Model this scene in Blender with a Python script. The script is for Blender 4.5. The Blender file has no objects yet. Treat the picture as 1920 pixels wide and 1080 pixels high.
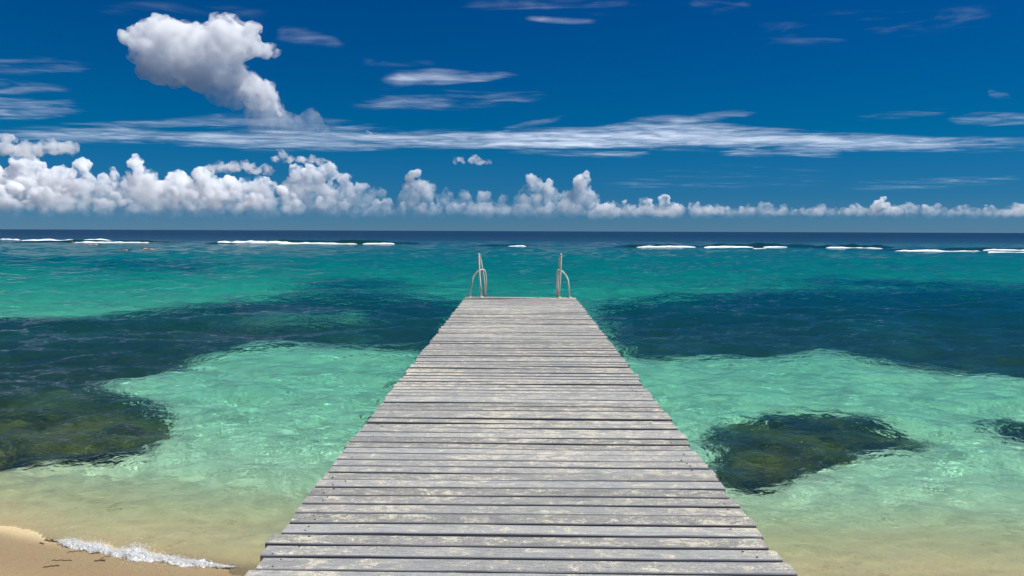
import bpy, bmesh, math, random
import numpy as np
from mathutils import Vector, Matrix, Euler

R = math.radians
S = bpy.context.scene
COL = S.collection
random.seed(7)
RNG = np.random.default_rng(11)

# ------------------------------------------------------------------ camera
F = 1400.0                       # focal length in pixels of the 1920 px wide photograph
CAM_Z = 2.12
cam_data = bpy.data.cameras.new('camera')
cam = bpy.data.objects.new('camera', cam_data)
COL.objects.link(cam)
cam_data.sensor_width = 36.0
cam_data.lens = 36.0 * F / 1920.0
cam_data.clip_start = 0.05
cam_data.clip_end = 250000.0
CAM_ROT = (Matrix.Rotation(R(0.65), 3, 'Z') @ Matrix.Rotation(R(90 - 4.36), 3, 'X') @ Matrix.Rotation(R(0.21), 3, 'Z'))
cam.matrix_world = Matrix.Translation((0, 0, CAM_Z)) @ CAM_ROT.to_4x4()
S.camera = cam

# ------------------------------------------------------------------ sky, sun, exposure
SUN_EL, SUN_AZ = 62.0, 94.0      # azimuth clockwise from +Y (out to sea)
world = bpy.data.worlds.new('World')
S.world = world
world.use_nodes = True
wn = world.node_tree
sky = wn.nodes.new('ShaderNodeTexSky')
sky.sky_type = 'NISHITA'
sky.sun_disc = False
sky.sun_elevation = R(SUN_EL)
sky.sun_rotation = R(SUN_AZ)
sky.altitude = 0
sky.air_density = 1.0
sky.dust_density = 0.0
sky.ozone_density = 1.0
tc = wn.nodes.new('ShaderNodeTexCoord')
sep = wn.nodes.new('ShaderNodeSeparateXYZ')
wn.links.new(tc.outputs['Generated'], sep.inputs[0])
tint = wn.nodes.new('ShaderNodeValToRGB')          # polarised, deep tropical blue
el = tint.color_ramp.elements
el[0].position, el[0].color = 0.0, (0.10, 0.255, 0.60, 1)
el[1].position, el[1].color = 1.0, (0.0, 0.30, 0.60, 1)
for p_, c_ in ((0.045, (0.035, 0.225, 0.53, 1)), (0.12, (0.001, 0.24, 0.48, 1)), (0.3, (0.0, 0.215, 0.52, 1))):
    e_ = el.new(p_); e_.color = c_
wn.links.new(sep.outputs['Z'], tint.inputs[0])
mul = wn.nodes.new('ShaderNodeMix'); mul.data_type = 'RGBA'; mul.blend_type = 'MULTIPLY'
mul.inputs[0].default_value = 1.0
wn.links.new(sky.outputs[0], mul.inputs[6]); wn.links.new(tint.outputs[0], mul.inputs[7])
wn.links.new(mul.outputs[2], wn.nodes['Background'].inputs[0])
wn.nodes['Background'].inputs[1].default_value = 0.086

sun_data = bpy.data.lights.new('sun', 'SUN')
sun = bpy.data.objects.new('sun', sun_data)
COL.objects.link(sun)
sun.rotation_euler = (R(90 - SUN_EL), 0, R(180 - SUN_AZ))
sun_data.energy = 5.0
sun_data.angle = R(0.5)
sun_data.color = (1.0, 0.98, 0.94)
sun_data.cycles.is_caustics_light = True           # sunlight focused by the ripples onto the sea bed

S.view_settings.view_transform = 'Standard'
S.view_settings.look = 'None'
S.view_settings.exposure = 0.25
S.view_settings.gamma = 1.0
S.cycles.use_denoising = True
S.cycles.volume_bounces = 24
S.cycles.max_bounces = 32
S.cycles.transmission_bounces = 8
S.cycles.transparent_max_bounces = 24
S.cycles.sample_clamp_indirect = 6.0
S.cycles.sample_clamp_direct = 9.0

# ------------------------------------------------------------------ helpers
def view_dir(u, v):
    d = CAM_ROT @ Vector(((u - 960.0) / F, (540.0 - v) / F, -1.0))
    return d

def at_level(u, v, z=0.0):
    """Point at height z seen at a measured place of the photograph."""
    d = view_dir(u, v)
    k = (z - CAM_Z) / d.z
    return Vector((d.x * k, d.y * k, z))

def at_range(u, v, dist):
    d = view_dir(u, v)
    k = dist / d.y
    return Vector((d.x * k, dist, CAM_Z + d.z * k))

def tag(o, label=None, category=None, group=None, kind=None):
    if label: o['label'] = label
    if category: o['category'] = category
    if group: o['group'] = group
    if kind: o['kind'] = kind
    return o

def empty(name, loc=(0, 0, 0), rz=0.0):
    o = bpy.data.objects.new(name, None)
    o.empty_display_size = 0.1
    COL.objects.link(o)
    o.location = loc
    o.rotation_euler = (0, 0, rz)
    return o

def mesh_obj(name, V, Fc, mat=None, parent=None, smooth=False):
    me = bpy.data.meshes.new(name)
    V = np.asarray(V, dtype=np.float64)
    if isinstance(Fc, np.ndarray):
        nf, k = Fc.shape
        me.vertices.add(len(V)); me.vertices.foreach_set('co', V.ravel())
        me.loops.add(nf * k); me.loops.foreach_set('vertex_index', Fc.ravel().astype(np.int32))
        me.polygons.add(nf)
        me.polygons.foreach_set('loop_start', np.arange(nf, dtype=np.int32) * k)
        me.update(calc_edges=True); me.validate()
    else:
        me.from_pydata(V.tolist(), [], Fc)
    if smooth: me.shade_smooth()
    if mat: me.materials.append(mat)
    o = bpy.data.objects.new(name, me)
    COL.objects.link(o)
    if parent: o.parent = parent
    return o

def bm_obj(name, bm, mat=None, parent=None, smooth=False):
    me = bpy.data.meshes.new(name)
    bm.to_mesh(me); bm.free()
    if smooth: me.shade_smooth()
    if mat: me.materials.append(mat)
    o = bpy.data.objects.new(name, me)
    COL.objects.link(o)
    if parent: o.parent = parent
    return o

def h3(ix, iy, iz, seed):
    h = (ix * 374761393 + iy * 668265263 + iz * 1440662683 + seed * 974634533) & 0xffffffff
    h = ((h ^ (h >> 13)) * 1274126177) & 0xffffffff
    h = ((h ^ (h >> 16)) * 2246822519) & 0xffffffff
    return ((h ^ (h >> 15)) & 0xffffff) / float(0xffffff) * 2 - 1

def vnoise(P, seed=0):
    """Value noise in -1..1 at points P (n x 3)."""
    I = np.floor(P); Fr = P - I
    U = Fr * Fr * Fr * (Fr * (Fr * 6 - 15) + 10)
    I = I.astype(np.int64)
    x, y, z = I.T; u, v, t = U.T
    r = 0
    for a in (0, 1):
        for b in (0, 1):
            for c in (0, 1):
                r = r + h3(x + a, y + b, z + c, seed) * (u if a else 1 - u) * (v if b else 1 - v) * (t if c else 1 - t)
    return r

def fbm(P, octaves=4, seed=0):
    r = 0; a = 1.0; n = 0
    for k in range(octaves):
        r = r + a * vnoise(P * (2.03 ** k) + 17.3 * k, seed + k); n += a; a *= 0.5
    return r / n

def grid_faces(nr, nc):
    i = np.arange((nr - 1) * (nc - 1))
    a = (i // (nc - 1)) * nc + i % (nc - 1)
    return np.stack([a, a + 1, a + nc + 1, a + nc], 1)

def set_attr(o, name, vals):
    at = o.data.attributes.new(name, 'FLOAT', 'POINT')
    at.data.foreach_set('value', np.asarray(vals, dtype=np.float32))

class Mat:
    """Small node-building helper."""
    def __init__(self, name):
        self.m = bpy.data.materials.new(name)
        self.m.use_nodes = True
        self.t = self.m.node_tree
        self.t.nodes.clear()
        self.out = self.t.nodes.new('ShaderNodeOutputMaterial')
    def n(self, typ, **kw):
        nd = self.t.nodes.new(typ)
        for k, v in kw.items(): setattr(nd, k, v)
        return nd
    def put(self, sock, v):
        if isinstance(v, bpy.types.NodeSocket): self.t.links.new(v, sock)
        elif v is not None: sock.default_value = v
    def math(self, op, a, b=None, c=None, clamp=False):
        nd = self.n('ShaderNodeMath', operation=op, use_clamp=clamp)
        for i, v in enumerate((a, b, c)):
            if v is not None: self.put(nd.inputs[i], v)
        return nd.outputs[0]
    def vmath(self, op, a, b=None):
        nd = self.n('ShaderNodeVectorMath', operation=op)
        self.put(nd.inputs[0], a)
        if b is not None: self.put(nd.inputs[1], b)
        return nd.outputs[0]
    def pos(self):
        return self.n('ShaderNodeNewGeometry').outputs['Position']
    def attr(self, name):
        return self.n('ShaderNodeAttribute', attribute_name=name).outputs['Fac']
    def noise(self, vec, scale, detail=4, rough=0.5, dist=0.0, col=False):
        nd = self.n('ShaderNodeTexNoise')
        self.put(nd.inputs['Vector'], vec)
        nd.inputs['Scale'].default_value = scale; nd.inputs['Detail'].default_value = detail
        nd.inputs['Roughness'].default_value = rough; nd.inputs['Distortion'].default_value = dist
        return nd.outputs['Color' if col else 'Fac']
    def ramp(self, v, a, b, lo=0.0, hi=1.0, smooth=True):
        nd = self.n('ShaderNodeMapRange', interpolation_type='SMOOTHSTEP' if smooth else 'LINEAR')
        self.put(nd.inputs[0], v)
        for i, x in zip((1, 2, 3, 4), (a, b, lo, hi)): self.put(nd.inputs[i], x)
        return nd.outputs[0]
    def mix(self, f, a, b, blend='MIX'):
        nd = self.n('ShaderNodeMix', data_type='RGBA', blend_type=blend)
        self.put(nd.inputs[0], f)
        for i, v in ((6, a), (7, b)):
            if not isinstance(v, bpy.types.NodeSocket): v = (*v[:3], 1.0)
            self.put(nd.inputs[i], v)
        return nd.outputs[2]
    def bump(self, h, strength=0.3, distance=0.01, normal=None):
        nd = self.n('ShaderNodeBump')
        self.put(nd.inputs['Height'], h); self.put(nd.inputs['Strength'], strength)
        self.put(nd.inputs['Distance'], distance)
        if normal: self.put(nd.inputs['Normal'], normal)
        return nd.outputs[0]
    def principled(self, color, rough=0.8, normal=None, **kw):
        nd = self.n('ShaderNodeBsdfPrincipled')
        if not isinstance(color, bpy.types.NodeSocket): color = (*color[:3], 1.0)
        self.put(nd.inputs['Base Color'], color)
        self.put(nd.inputs['Roughness'], rough)
        if normal: self.put(nd.inputs['Normal'], normal)
        for k, v in kw.items(): self.put(nd.inputs[k.replace('_', ' ')], v)
        self.t.links.new(nd.outputs[0], self.out.inputs['Surface'])
        return nd

# ------------------------------------------------------------------ shore and sea-bed shape
def shore_y(x):
    return 4.50 - np.where(x < -1.7, 1.6, .28) * np.tanh((x + 1.7) / np.where(x < -1.7, 6.0, 2.06)) + 0.06 * np.sin(x * 0.9 + 0.6) + 0.035 * np.sin(x * 2.3)

PROF_U = np.array([-60, -20, -6, -1, 0, .5, 1.0, 2.0, 4, 7, 12, 20, 45, 90, 112, 135, 170, 300, 800, 1e6])
PROF_Z = np.array([2.0, 1.0, .42, .075, 0, -.07, -.17, -.40, -.66, -.84, -1.1, -1.9, -3.9, -4.3, -3.4, -6, -11, -24, -30, -30])
def bed_z(x, y):
    u = y - shore_y(np.clip(x, -30, 30))
    z = np.interp(u, PROF_U, PROF_Z)
    P = np.stack([x * .45, y * .45, 0 * x], 1)
    z = z + 0.035 * fbm(P, 3, 5) * np.clip((u + 1) / 3, .25, 1)
    z = z + 0.25 * fbm(P * .12, 2, 9) * np.clip((u - 8) / 30, 0, 1)
    return z

def poly_sd(px, py, poly):
    """signed distance, positive inside"""
    P = np.array(poly); n = len(P)
    d = np.full(px.shape, 1e18); inside = np.zeros(px.shape, bool)
    for i in range(n):
        ax, ay = P[i]; bx, by = P[(i + 1) % n]
        ex, ey = bx - ax, by - ay
        t = np.clip(((px - ax) * ex + (py - ay) * ey) / (ex * ex + ey * ey + 1e-12), 0, 1)
        d = np.minimum(d, (px - ax - t * ex) ** 2 + (py - ay - t * ey) ** 2)
        c = ((ay > py) != (by > py)) & (px < ex * (py - ay) / (ey + 1e-12 * (ey == 0)) + ax)
        inside ^= c
    d = np.sqrt(d)
    return np.where(inside, d, -d)

def outline(pts):
    return [tuple(at_level(u, v)[:2]) for u, v in pts]

MEADOWS = [   # outline on the water, strength, edge softness (share of the distance)
    (outline([(-900, 590), (0, 592), (150, 588), (300, 572), (420, 560), (560, 548), (700, 545), (850, 553), (880, 575),
              (850, 620), (800, 652), (700, 650), (560, 641), (470, 646), (400, 660), (330, 688), (250, 706), (210, 715),
              (235, 735), (300, 755), (322, 790), (310, 822), (280, 848), (200, 860), (60, 868), (0, 880), (-400, 900)]), 1.0, .018),
    (outline([(-200, 476), (150, 476), (400, 482), (520, 492), (380, 507), (200, 506), (-200, 502)]), .62, .05),
    (outline([(430, 522), (560, 508), (850, 520), (880, 540), (640, 550), (480, 550)]), .60, .05),
    (outline([(1100, 565), (1250, 546), (1500, 536), (1920, 540), (2900, 545), (2900, 725), (1920, 706), (1800, 690),
              (1700, 688), (1620, 664), (1560, 655), (1440, 664), (1300, 664), (1190, 670), (1140, 640)]), .95, .02),
    (outline([(1200, 528), (1500, 514), (1920, 518), (2600, 520), (2600, 550), (1500, 545)]), .62, .04),
    (outline([(1368, 812), (1405, 790), (1480, 773), (1575, 770), (1655, 785), (1715, 814), (1758, 832), (1665, 836),
              (1590, 846), (1530, 876), (1478, 905), (1425, 912), (1392, 890), (1374, 845)]), 1.0, .012),
    (outline([(1872, 785), (1935, 783), (2200, 800), (2200, 850), (1945, 830), (1905, 808)]), 1.0, .012),
    (outline([(1518, 902), (1550, 893), (1572, 900), (1555, 911), (1525, 911)]), .62, .012),
]
CLEARINGS = [(outline([(400, 592), (520, 576), (640, 575), (730, 586), (690, 602), (560, 607), (420, 605)]), .55, .04)]

def meadow(x, y, z):
    dep = np.clip(-z, 0, 3)
    r = np.hypot(x, y) + 1e-6
    k = 1 - .9 * dep / r * np.clip(1, 0, 1)      # place on the surface through which this bed point is seen
    sx, sy = x * k, y * k
    w = np.zeros_like(x)
    for poly, st, soft in MEADOWS:
        sd = poly_sd(sx, sy, poly)
        w = np.maximum(w, st / (1 + np.exp(-np.clip(sd / (soft * r + .02), -30, 30))))
    for poly, st, soft in CLEARINGS:
        sd = poly_sd(sx, sy, poly)
        w = w * (1 - st / (1 + np.exp(-np.clip(sd / (soft * r + .02), -30, 30))))
    # reef line far out
    return w

# ------------------------------------------------------------------ materials of the setting
def sand_material():
    M = Mat('sea_bed_sand')
    p = M.pos()
    sx = M.n('ShaderNodeSeparateXYZ'); M.put(sx.inputs[0], p)
    z = sx.outputs['Z']
    # dry beach sand, wet sand at the water line, pale coral sand under water
    n1 = M.noise(p, 3.0, 5, .6); n2 = M.noise(p, 150, 3, .8); n3 = M.noise(p, 24, 7, .75)
    dry = M.mix(n2, (.34, .235, .115), (.72, .54, .315))
    dry = M.mix(M.ramp(n3, .35, .7), dry, (.56, .41, .22), 'MIX')
    dark_grains = M.ramp(M.noise(p, 420, 1, .5), .70, .76)
    dry = M.mix(M.math('MULTIPLY', dark_grains, .55), dry, (.10, .07, .045))
    shallow = M.mix(n3, (.58, .47, .25), (.86, .72, .44))
    coral = M.mix(M.ramp(n1, .3, .7), (.84, .81, .56), (.95, .92, .68))
    f1 = M.ramp(M.math('ADD', z, M.math('MULTIPLY', n1, .03)), -.05, .05)
    f2 = M.ramp(M.math('ADD', z, M.math('MULTIPLY', M.math('SUBTRACT', n1, .5), .25)), -.52, -.10)
    base = M.mix(f2, coral, shallow)
    base = M.mix(f1, base, dry)
    # drifting weed litter and streaks of sediment lying in the shallows
    vv = M.n('ShaderNodeMapping'); M.put(vv.inputs[0], p); vv.inputs['Rotation'].default_value = (0, 0, R(-35)); vv.inputs['Scale'].default_value = (1, 3.2, 1)
    lit = M.ramp(M.noise(vv.outputs[0], 6.5, 8, .72, .6), .52, .66)
    lit2 = M.ramp(M.noise(p, 1.1, 3, .5), .42, .62)
    under = M.ramp(z, -.5, -.25); under2 = M.ramp(z, .0, -.03)
    lf = M.math('MULTIPLY', M.math('MULTIPLY', lit, lit2), M.math('MULTIPLY', under2, M.math('MULTIPLY_ADD', under, .45, .12)))
    base = M.mix(lf, base, (.12, .105, .05))
    # seagrass meadows
    w = M.attr('meadow')
    r1 = M.noise(p, .9, 6, .62, .4)
    r2 = M.noise(p, .085, 5, .6, .5)
    ww = M.math('ADD', w, M.math('MULTIPLY', M.math('SUBTRACT', r1, .5), .9))
    ww = M.math('ADD', ww, M.math('MULTIPLY', M.math('SUBTRACT', r2, .5), M.ramp(sx.outputs['Y'], 14, 40, .15, 1.5)))
    g = M.ramp(ww, .33, .68)
    gn = M.noise(p, 14, 5, .7)
    weed = M.mix(gn, (.012, .020, .012), (.085, .095, .030))
    thin = M.noise(p, .42, 5, .62, .6)                      # thinner, sandier growth inside the meadows
    weed = M.mix(M.math('MULTIPLY', M.ramp(thin, .48, .72), M.ramp(sx.outputs['Y'], 7.5, 11, .25, .7)), weed, (.09, .17, .12))
    base = M.mix(g, base, weed)
    h = M.math('ADD', M.math('MULTIPLY', n3, .6), M.math('MULTIPLY', n2, .25))
    nr = M.bump(h, .9, .03)
    # wet strip above the water line is darker
    wet = M.math('MULTIPLY', M.ramp(z, .075, .012), M.ramp(z, -.03, .0))
    base = M.mix(M.math('MULTIPLY', wet, .55), base, (.16, .105, .05))
    M.principled(base, M.math('SUBTRACT', .95, M.math('MULTIPLY', wet, .35)), nr, Specular_IOR_Level=.25)
    return M.m

def water_material():
    M = Mat('sea_water')
    p = M.pos()
    dep = M.attr('depth')
    comb = M.n('ShaderNodeCombineColor')
    for i, (k, pw) in enumerate(WATER_K):
        M.put(comb.inputs[i], M.math('POWER', math.e, M.math('MULTIPLY', M.math('POWER', dep, pw), -k)))
    b1 = M.noise(p, 7.0, 3, .55, .2)
    vv = M.n('ShaderNodeMapping'); M.put(vv.inputs[0], p); vv.inputs['Rotation'].default_value = (0, 0, R(8)); vv.inputs['Scale'].default_value = (.6, 1.15, 1)
    b2 = M.noise(vv.outputs[0], 1.5, 4, .6, .3)
    far = M.attr('far')
    h = M.math('ADD', M.math('MULTIPLY', b1, .058), M.math('MULTIPLY', M.math('MULTIPLY', b2, far), .42))
    nr = M.bump(h, 1.0, 1.0)
    fr = M.n('ShaderNodeFresnel'); fr.inputs['IOR'].default_value = 1.26   # part of the glare is taken by a polarising filter; M.put(fr.inputs['Normal'], nr)
    rf = M.n('ShaderNodeBsdfRefraction'); rf.inputs['IOR'].default_value = 1.333; rf.inputs['Roughness'].default_value = 0
    M.put(rf.inputs['Color'], comb.outputs[0]); M.put(rf.inputs['Normal'], nr)
    gl = M.n('ShaderNodeBsdfGlossy'); gl.inputs['Roughness'].default_value = 0.02; M.put(gl.inputs['Normal'], nr)
    # light scattered back by the water itself, more of it the deeper the water
    sc = M.n('ShaderNodeBsdfDiffuse'); M.put(sc.inputs['Color'], M.mix(M.ramp(dep, 5.5, 13.0), (.0, .102, .225), (.0, .042, .125)))
    ms = M.n('ShaderNodeMixShader')
    M.put(ms.inputs[0], M.math('MULTIPLY', M.math('SUBTRACT', 1.0, M.math('POWER', math.e, M.math('MULTIPLY', dep, -.45))), .50))
    M.put(ms.inputs[1], rf.outputs[0]); M.put(ms.inputs[2], sc.outputs[0])
    mx = M.n('ShaderNodeMixShader')
    M.put(mx.inputs[0], M.math('MULTIPLY', fr.outputs[0], M.ramp(far, .2, 2.2, .86, .40, False))); M.put(mx.inputs[1], ms.outputs[0]); M.put(mx.inputs[2], gl.outputs[0])
    M.t.links.new(mx.outputs[0], M.out.inputs['Surface'])
    return M.m
WATER_K = ((.82, .85), (.13, 1.0), (.225, .9))       # absorption by depth (factor, power), light down or up

# ------------------------------------------------------------------ sand (beach and sea bed in one sheet)
def rows(y0, y1, start, growth):
    ys = [y0]
    while ys[-1] < y1:
        y = ys[-1]
        ys.append(y + max(start, abs(y) * growth))
    return np.array(ys)

yb = np.concatenate([np.arange(-60, -4, 2.0), np.arange(-4, 2, .25), rows(2.0, 90, .04, .008), rows(91, 900, 1.0, .02), rows(950, 70000, 60, .12)])
tb = np.linspace(-1, 1, 421); tb = .22 * tb + .78 * tb ** 3
HWb = 2.2 * np.maximum(yb, 0) + 26
Xb = (HWb[:, None] * tb[None, :]).ravel(); Yb = np.repeat(yb, len(tb))
Zb = bed_z(Xb, Yb)
sand = mesh_obj('sand', np.stack([Xb, Yb, Zb], 1), grid_faces(len(yb), len(tb)), sand_material(), smooth=True)
sand['kind'] = 'structure'
near_sel = Yb < 700
wv = np.zeros(len(Xb)); wv[near_sel] = meadow(Xb[near_sel], Yb[near_sel], Zb[near_sel])
rl = np.exp(-((Yb - shore_y(np.clip(Xb, -30, 30)) - 118 + 12 * np.sin(Xb * .02)) / 14.0) ** 2) * .62
wv = np.maximum(wv, rl)
set_attr(sand, 'meadow', wv)
sand.cycles.is_caustics_receiver = True

# ------------------------------------------------------------------ water
yw = np.concatenate([rows(2.2, 60, .018, .0048), rows(60.4, 400, .5, .012), rows(410, 90000, 8, .06)])
tw = np.linspace(-1, 1, 661); tw = .36 * tw + .64 * tw ** 3
HWw = 1.9 * yw + 3.0
Xw = (HWw[:, None] * tw[None, :]).ravel(); Yw = np.repeat(yw, len(tw))
spac = np.repeat(np.maximum(np.gradient(yw), HWw * .85 / len(tw)), len(tw))
Wz = np.zeros(len(Xw))
wave_rng = np.random.default_rng(4)
shelter = np.clip((Yw - 3.6) / 4.0, .45, 1)
for k in range(84):
    L = .12 * (43 ** (k / 83.0)) * (1 + .1 * wave_rng.normal())
    a = math.pi / 2 + wave_rng.normal(0, .62)
    A = .0060 * L if L < 1.6 else .0074 * L ** .85
    kx, ky = 2 * math.pi / L * math.cos(a), 2 * math.pi / L * math.sin(a)
    ph = wave_rng.random() * 6.283
    att = np.clip(L / (4.0 * spac) - .5, 0, 1)
    sl = shelter if L < 1.6 else np.clip((Yw - 6) / 20, 0, 1)
    m_ = att > 0
    Wz[m_] += (A * att * sl * np.sin(kx * Xw + ky * Yw + ph))[m_]
Bz = bed_z(Xw, Yw)
D = Wz - Bz
Zw = Bz + np.maximum(D, -.02)
far_s = Bz < -.6
Zw[far_s] = Wz[far_s]
Fw = grid_faces(len(yw), len(tw))
Fw = Fw[(np.where(Bz < -.6, 1.0, D)[Fw] > .012).all(1)]          # the sheet ends where it thins out on the sand
water = mesh_obj('water', np.stack([Xw, Yw, Zw], 1), Fw, None, smooth=True)
water.data.materials.append(water_material())
water['kind'] = 'structure'
rr = np.hypot(Xw, Yw) + 1e-6
dep = np.clip(-bed_z(Xw * (1 + .5 / rr * np.clip(-Bz, 0, 1.5)), Yw * (1 + .5 / rr * np.clip(-Bz, 0, 1.5))) + Wz * 1.5, 0, 60)
wm_ = np.zeros(len(Xw)); ns_ = Yw < 60; wm_[ns_] = meadow(Xw[ns_], Yw[ns_], np.zeros(int(ns_.sum())))
dep = np.maximum(dep - .30 * wm_ * np.clip(dep / .5, 0, 1), 0)
set_attr(water, 'depth', dep)

set_attr(water, 'far', np.clip((Yw - 5) / 32.0, .16, 1.0) + np.clip((Yw - 110) / 200.0, 0, 2.0))
water.cycles.is_caustics_caster = True

# ------------------------------------------------------------------ pier
def deck_z(y):
    return 0.612 + 0.0041 * (y - 1.0)

def plank_material():
    M = Mat('weathered_plank')
    p = M.pos()
    oi = M.n('ShaderNodeObjectInfo')
    rnd = oi.outputs['Random']
    sh = M.n('ShaderNodeCombineXYZ')
    M.put(sh.inputs[0], M.math('MULTIPLY', rnd, 61.0)); M.put(sh.inputs[1], M.math('MULTIPLY', rnd, 17.0)); M.put(sh.inputs[2], M.math('MULTIPLY', rnd, 7.0))
    q = M.vmath('ADD', p, sh.outputs[0])
    def stretched(sx, sy):
        mp = M.n('ShaderNodeMapping'); M.put(mp.inputs[0], q); mp.inputs['Scale'].default_value = (sx, sy, sy)
        return mp.outputs[0]
    grain = M.noise(stretched(1.3, 26), 3.0, 6, .65, .3)
    fine = M.noise(stretched(6, 60), 4.0, 4, .7)
    blot = M.noise(stretched(1.0, 3.0), 1.7, 4, .55)
    speck = M.noise(q, 190, 3, .75)
    base = M.mix(M.ramp(grain, .3, .72), (.122, .126, .130), (.285, .290, .292))
    base = M.mix(M.ramp(fine, .35, .75), base, (.245, .249, .250))
    tone = M.math('MULTIPLY_ADD', rnd, .58, .74)
    hs = M.n('ShaderNodeHueSaturation'); M.put(hs.inputs['Color'], base); M.put(hs.inputs['Value'], tone)
    base = hs.outputs[0]
    base = M.mix(M.math('MULTIPLY', M.ramp(blot, .58, .8), .20), base, (.27, .245, .215))
    # sand trodden over the boards
    walk = M.noise(p, .9, 4, .6, .5)
    s1 = M.noise(stretched(1.0, 1.7), 8.5, 9, .76, .6)
    s2 = M.noise(stretched(1, 1.6), 36, 5, .75)
    cov = M.math('ADD', M.math('MULTIPLY', s1, .62), M.math('ADD', M.math('MULTIPLY', s2, .26), M.math('MULTIPLY', walk, .22)))
    sand_f = M.ramp(cov, .568, .600)
    dust = M.math('MULTIPLY', M.ramp(M.math('ADD', M.math('MULTIPLY', speck, .6), M.math('MULTIPLY', cov, .55)), .575, .65), .42)
    f = M.math('MAXIMUM', M.math('MULTIPLY', sand_f, M.ramp(speck, .40, .54, .05, 1.0)), dust)
    sandc = M.mix(speck, (.56, .50, .37), (.82, .76, .60))
    up = M.n('ShaderNodeSeparateXYZ'); M.put(up.inputs[0], M.n('ShaderNodeNewGeometry').outputs['Normal'])
    f = M.math('MULTIPLY', f, M.ramp(up.outputs['Z'], .6, .9))
    base = M.mix(f, base, sandc)
    h = M.math('ADD', M.math('MULTIPLY', grain, .5), M.math('ADD', M.math('MULTIPLY', fine, .25), M.math('MULTIPLY', f, M.math('MULTIPLY', speck, .6))))
    nr = M.bump(h, .7, .006)
    M.principled(base, .88, nr, Specular_IOR_Level=.3)
    return M.m

def dark_wood_material():
    M = Mat('submerged_timber')
    p = M.pos()
    n = M.noise(p, 9, 5, .65)
    base = M.mix(n, (.075, .065, .05), (.19, .17, .14))
    M.principled(base, .9, M.bump(n, .6, .02))
    return M.m

PLANK_M = plank_material(); TIMBER_M = dark_wood_material()
DECK_W, PITCH, THICK = 2.40, 0.1325, 0.042
def plank_mesh(seed, width):
    rg = np.random.default_rng(seed)
    nx = 10
    xs = np.linspace(-DECK_W / 2, DECK_W / 2, nx + 1)
    xs[0] += rg.normal(0, .004); xs[-1] += rg.normal(0, .004)
    prof = [(-.5, -1), (-.5, -.12), (-.47, -.01), (.47, -.01), (.5, -.12), (.5, -1)]
    bow = rg.normal(0, .0035); warp = rg.normal(0, .0025); cup = rg.normal(0, .002)
    V = []
    for i, x in enumerate(xs):
        t = x / (DECK_W / 2)
        wob = rg.normal(0, .0012, 2)
        for j, (a, b) in enumerate(prof):
            V.append((x, a * width + bow * (1 - t * t) + wob[0 if a < 0 else 1],
                      b * THICK + warp * math.sin(t * 2.2) + (cup * (1 - t * t))))
    Fc = []
    k = len(prof)
    for i in range(nx):
        for j in range(k):
            a = i * k + j; b = i * k + (j + 1) % k
            Fc.append((a, a + k, b + k, b))
    Fc.append(tuple(range(k))); Fc.append(tuple(reversed(range(nx * k, nx * k + k))))
    me = bpy.data.meshes.new('plank')
    me.from_pydata(V, [], Fc)
    bm = bmesh.new(); bm.from_mesh(me); bmesh.ops.recalc_face_normals(bm, faces=bm.faces); bm.to_mesh(me); bm.free()
    me.materials.append(PLANK_M)
    return me

pier = empty('wooden_pier', (0, 0, 0))
tag(pier, 'weathered grey plank pier dusted with sand, running straight out from the beach into the sea', 'pier')
END_Y = 16.1
variants = [plank_mesh(100 + i, PITCH - (.019 + .012 * random.random())) for i in range(14)]
nail_spots = []
y = -1.4; i = 0
while y < END_Y - .2:
    o = bpy.data.objects.new('plank', variants[random.randrange(14)])
    COL.objects.link(o); o.parent = pier
    far_gap = 0.0
    dx = random.gauss(0, .006) + (random.choice((-1, 1)) * .022 if random.random() < .09 else 0)
    o.location = (dx, y, deck_z(y) + random.gauss(0, .0022))
    o.rotation_euler = (random.gauss(0, .012), random.gauss(0, .0012), random.gauss(-.0015, .0022))
    if random.random() < .5: o.scale = (-1, 1, 1)
    nail_spots.append((y, o.location.z, dx))
    y += PITCH + random.gauss(0, .0022) + (.012 if random.random() < .07 else 0)
    i += 1
last_y = y
# wide end board
o = bpy.data.objects.new('end_board', plank_mesh(77, .235)); COL.objects.link(o); o.parent = pier
o.location = (0, last_y + .06, deck_z(last_y) + .012)
END_Y = last_y + .18
# nail heads, too small to pick apart singly
bm = bmesh.new()
for (yy, zz, dx) in nail_spots:
    for x in (-1.07, 1.07):
        for s_ in (-.033, .033):
            if random.random() < .45: continue
            m_ = Matrix.Translation((x + random.gauss(0, .028) + dx, yy + s_ + random.gauss(0, .005), zz + .0005))
            bmesh.ops.create_cone(bm, cap_ends=True, segments=7, radius1=.0052, radius2=.004, depth=.004, matrix=m_)
NM = Mat('rusty_nail'); NM.principled((.035, .025, .02), .7, None, Metallic=.4)
nails = bm_obj('nail_heads', bm, NM.m, pier); nails['kind'] = 'stuff'
# joists, cross beams and piles under the deck
def box_bm(bm, x0, x1, y0, y1, z0a, z1a, z0b=None, z1b=None):
    z0b = z0a if z0b is None else z0b; z1b = z1a if z1b is None else z1b
    v = [bm.verts.new(c) for c in ((x0, y0, z0a), (x1, y0, z0a), (x1, y1, z0b), (x0, y1, z0b), (x0, y0, z1a), (x1, y0, z1a), (x1, y1, z1b), (x0, y1, z1b))]
    for f in ((3, 2, 1, 0), (4, 5, 6, 7), (0, 1, 5, 4), (1, 2, 6, 5), (2, 3, 7, 6), (3, 0, 4, 7)): bm.faces.new([v[k] for k in f])
for x in (-1.07, 0.0, 1.07):
    bm = bmesh.new()
    a, b = deck_z(-1.4) - THICK - .008, deck_z(END_Y) - THICK - .008
    box_bm(bm, x - .04, x + .04, -1.45, END_Y - .04, a - .14, a, b - .14, b)
    bm_obj('joist', bm, TIMBER_M, pier)
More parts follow.
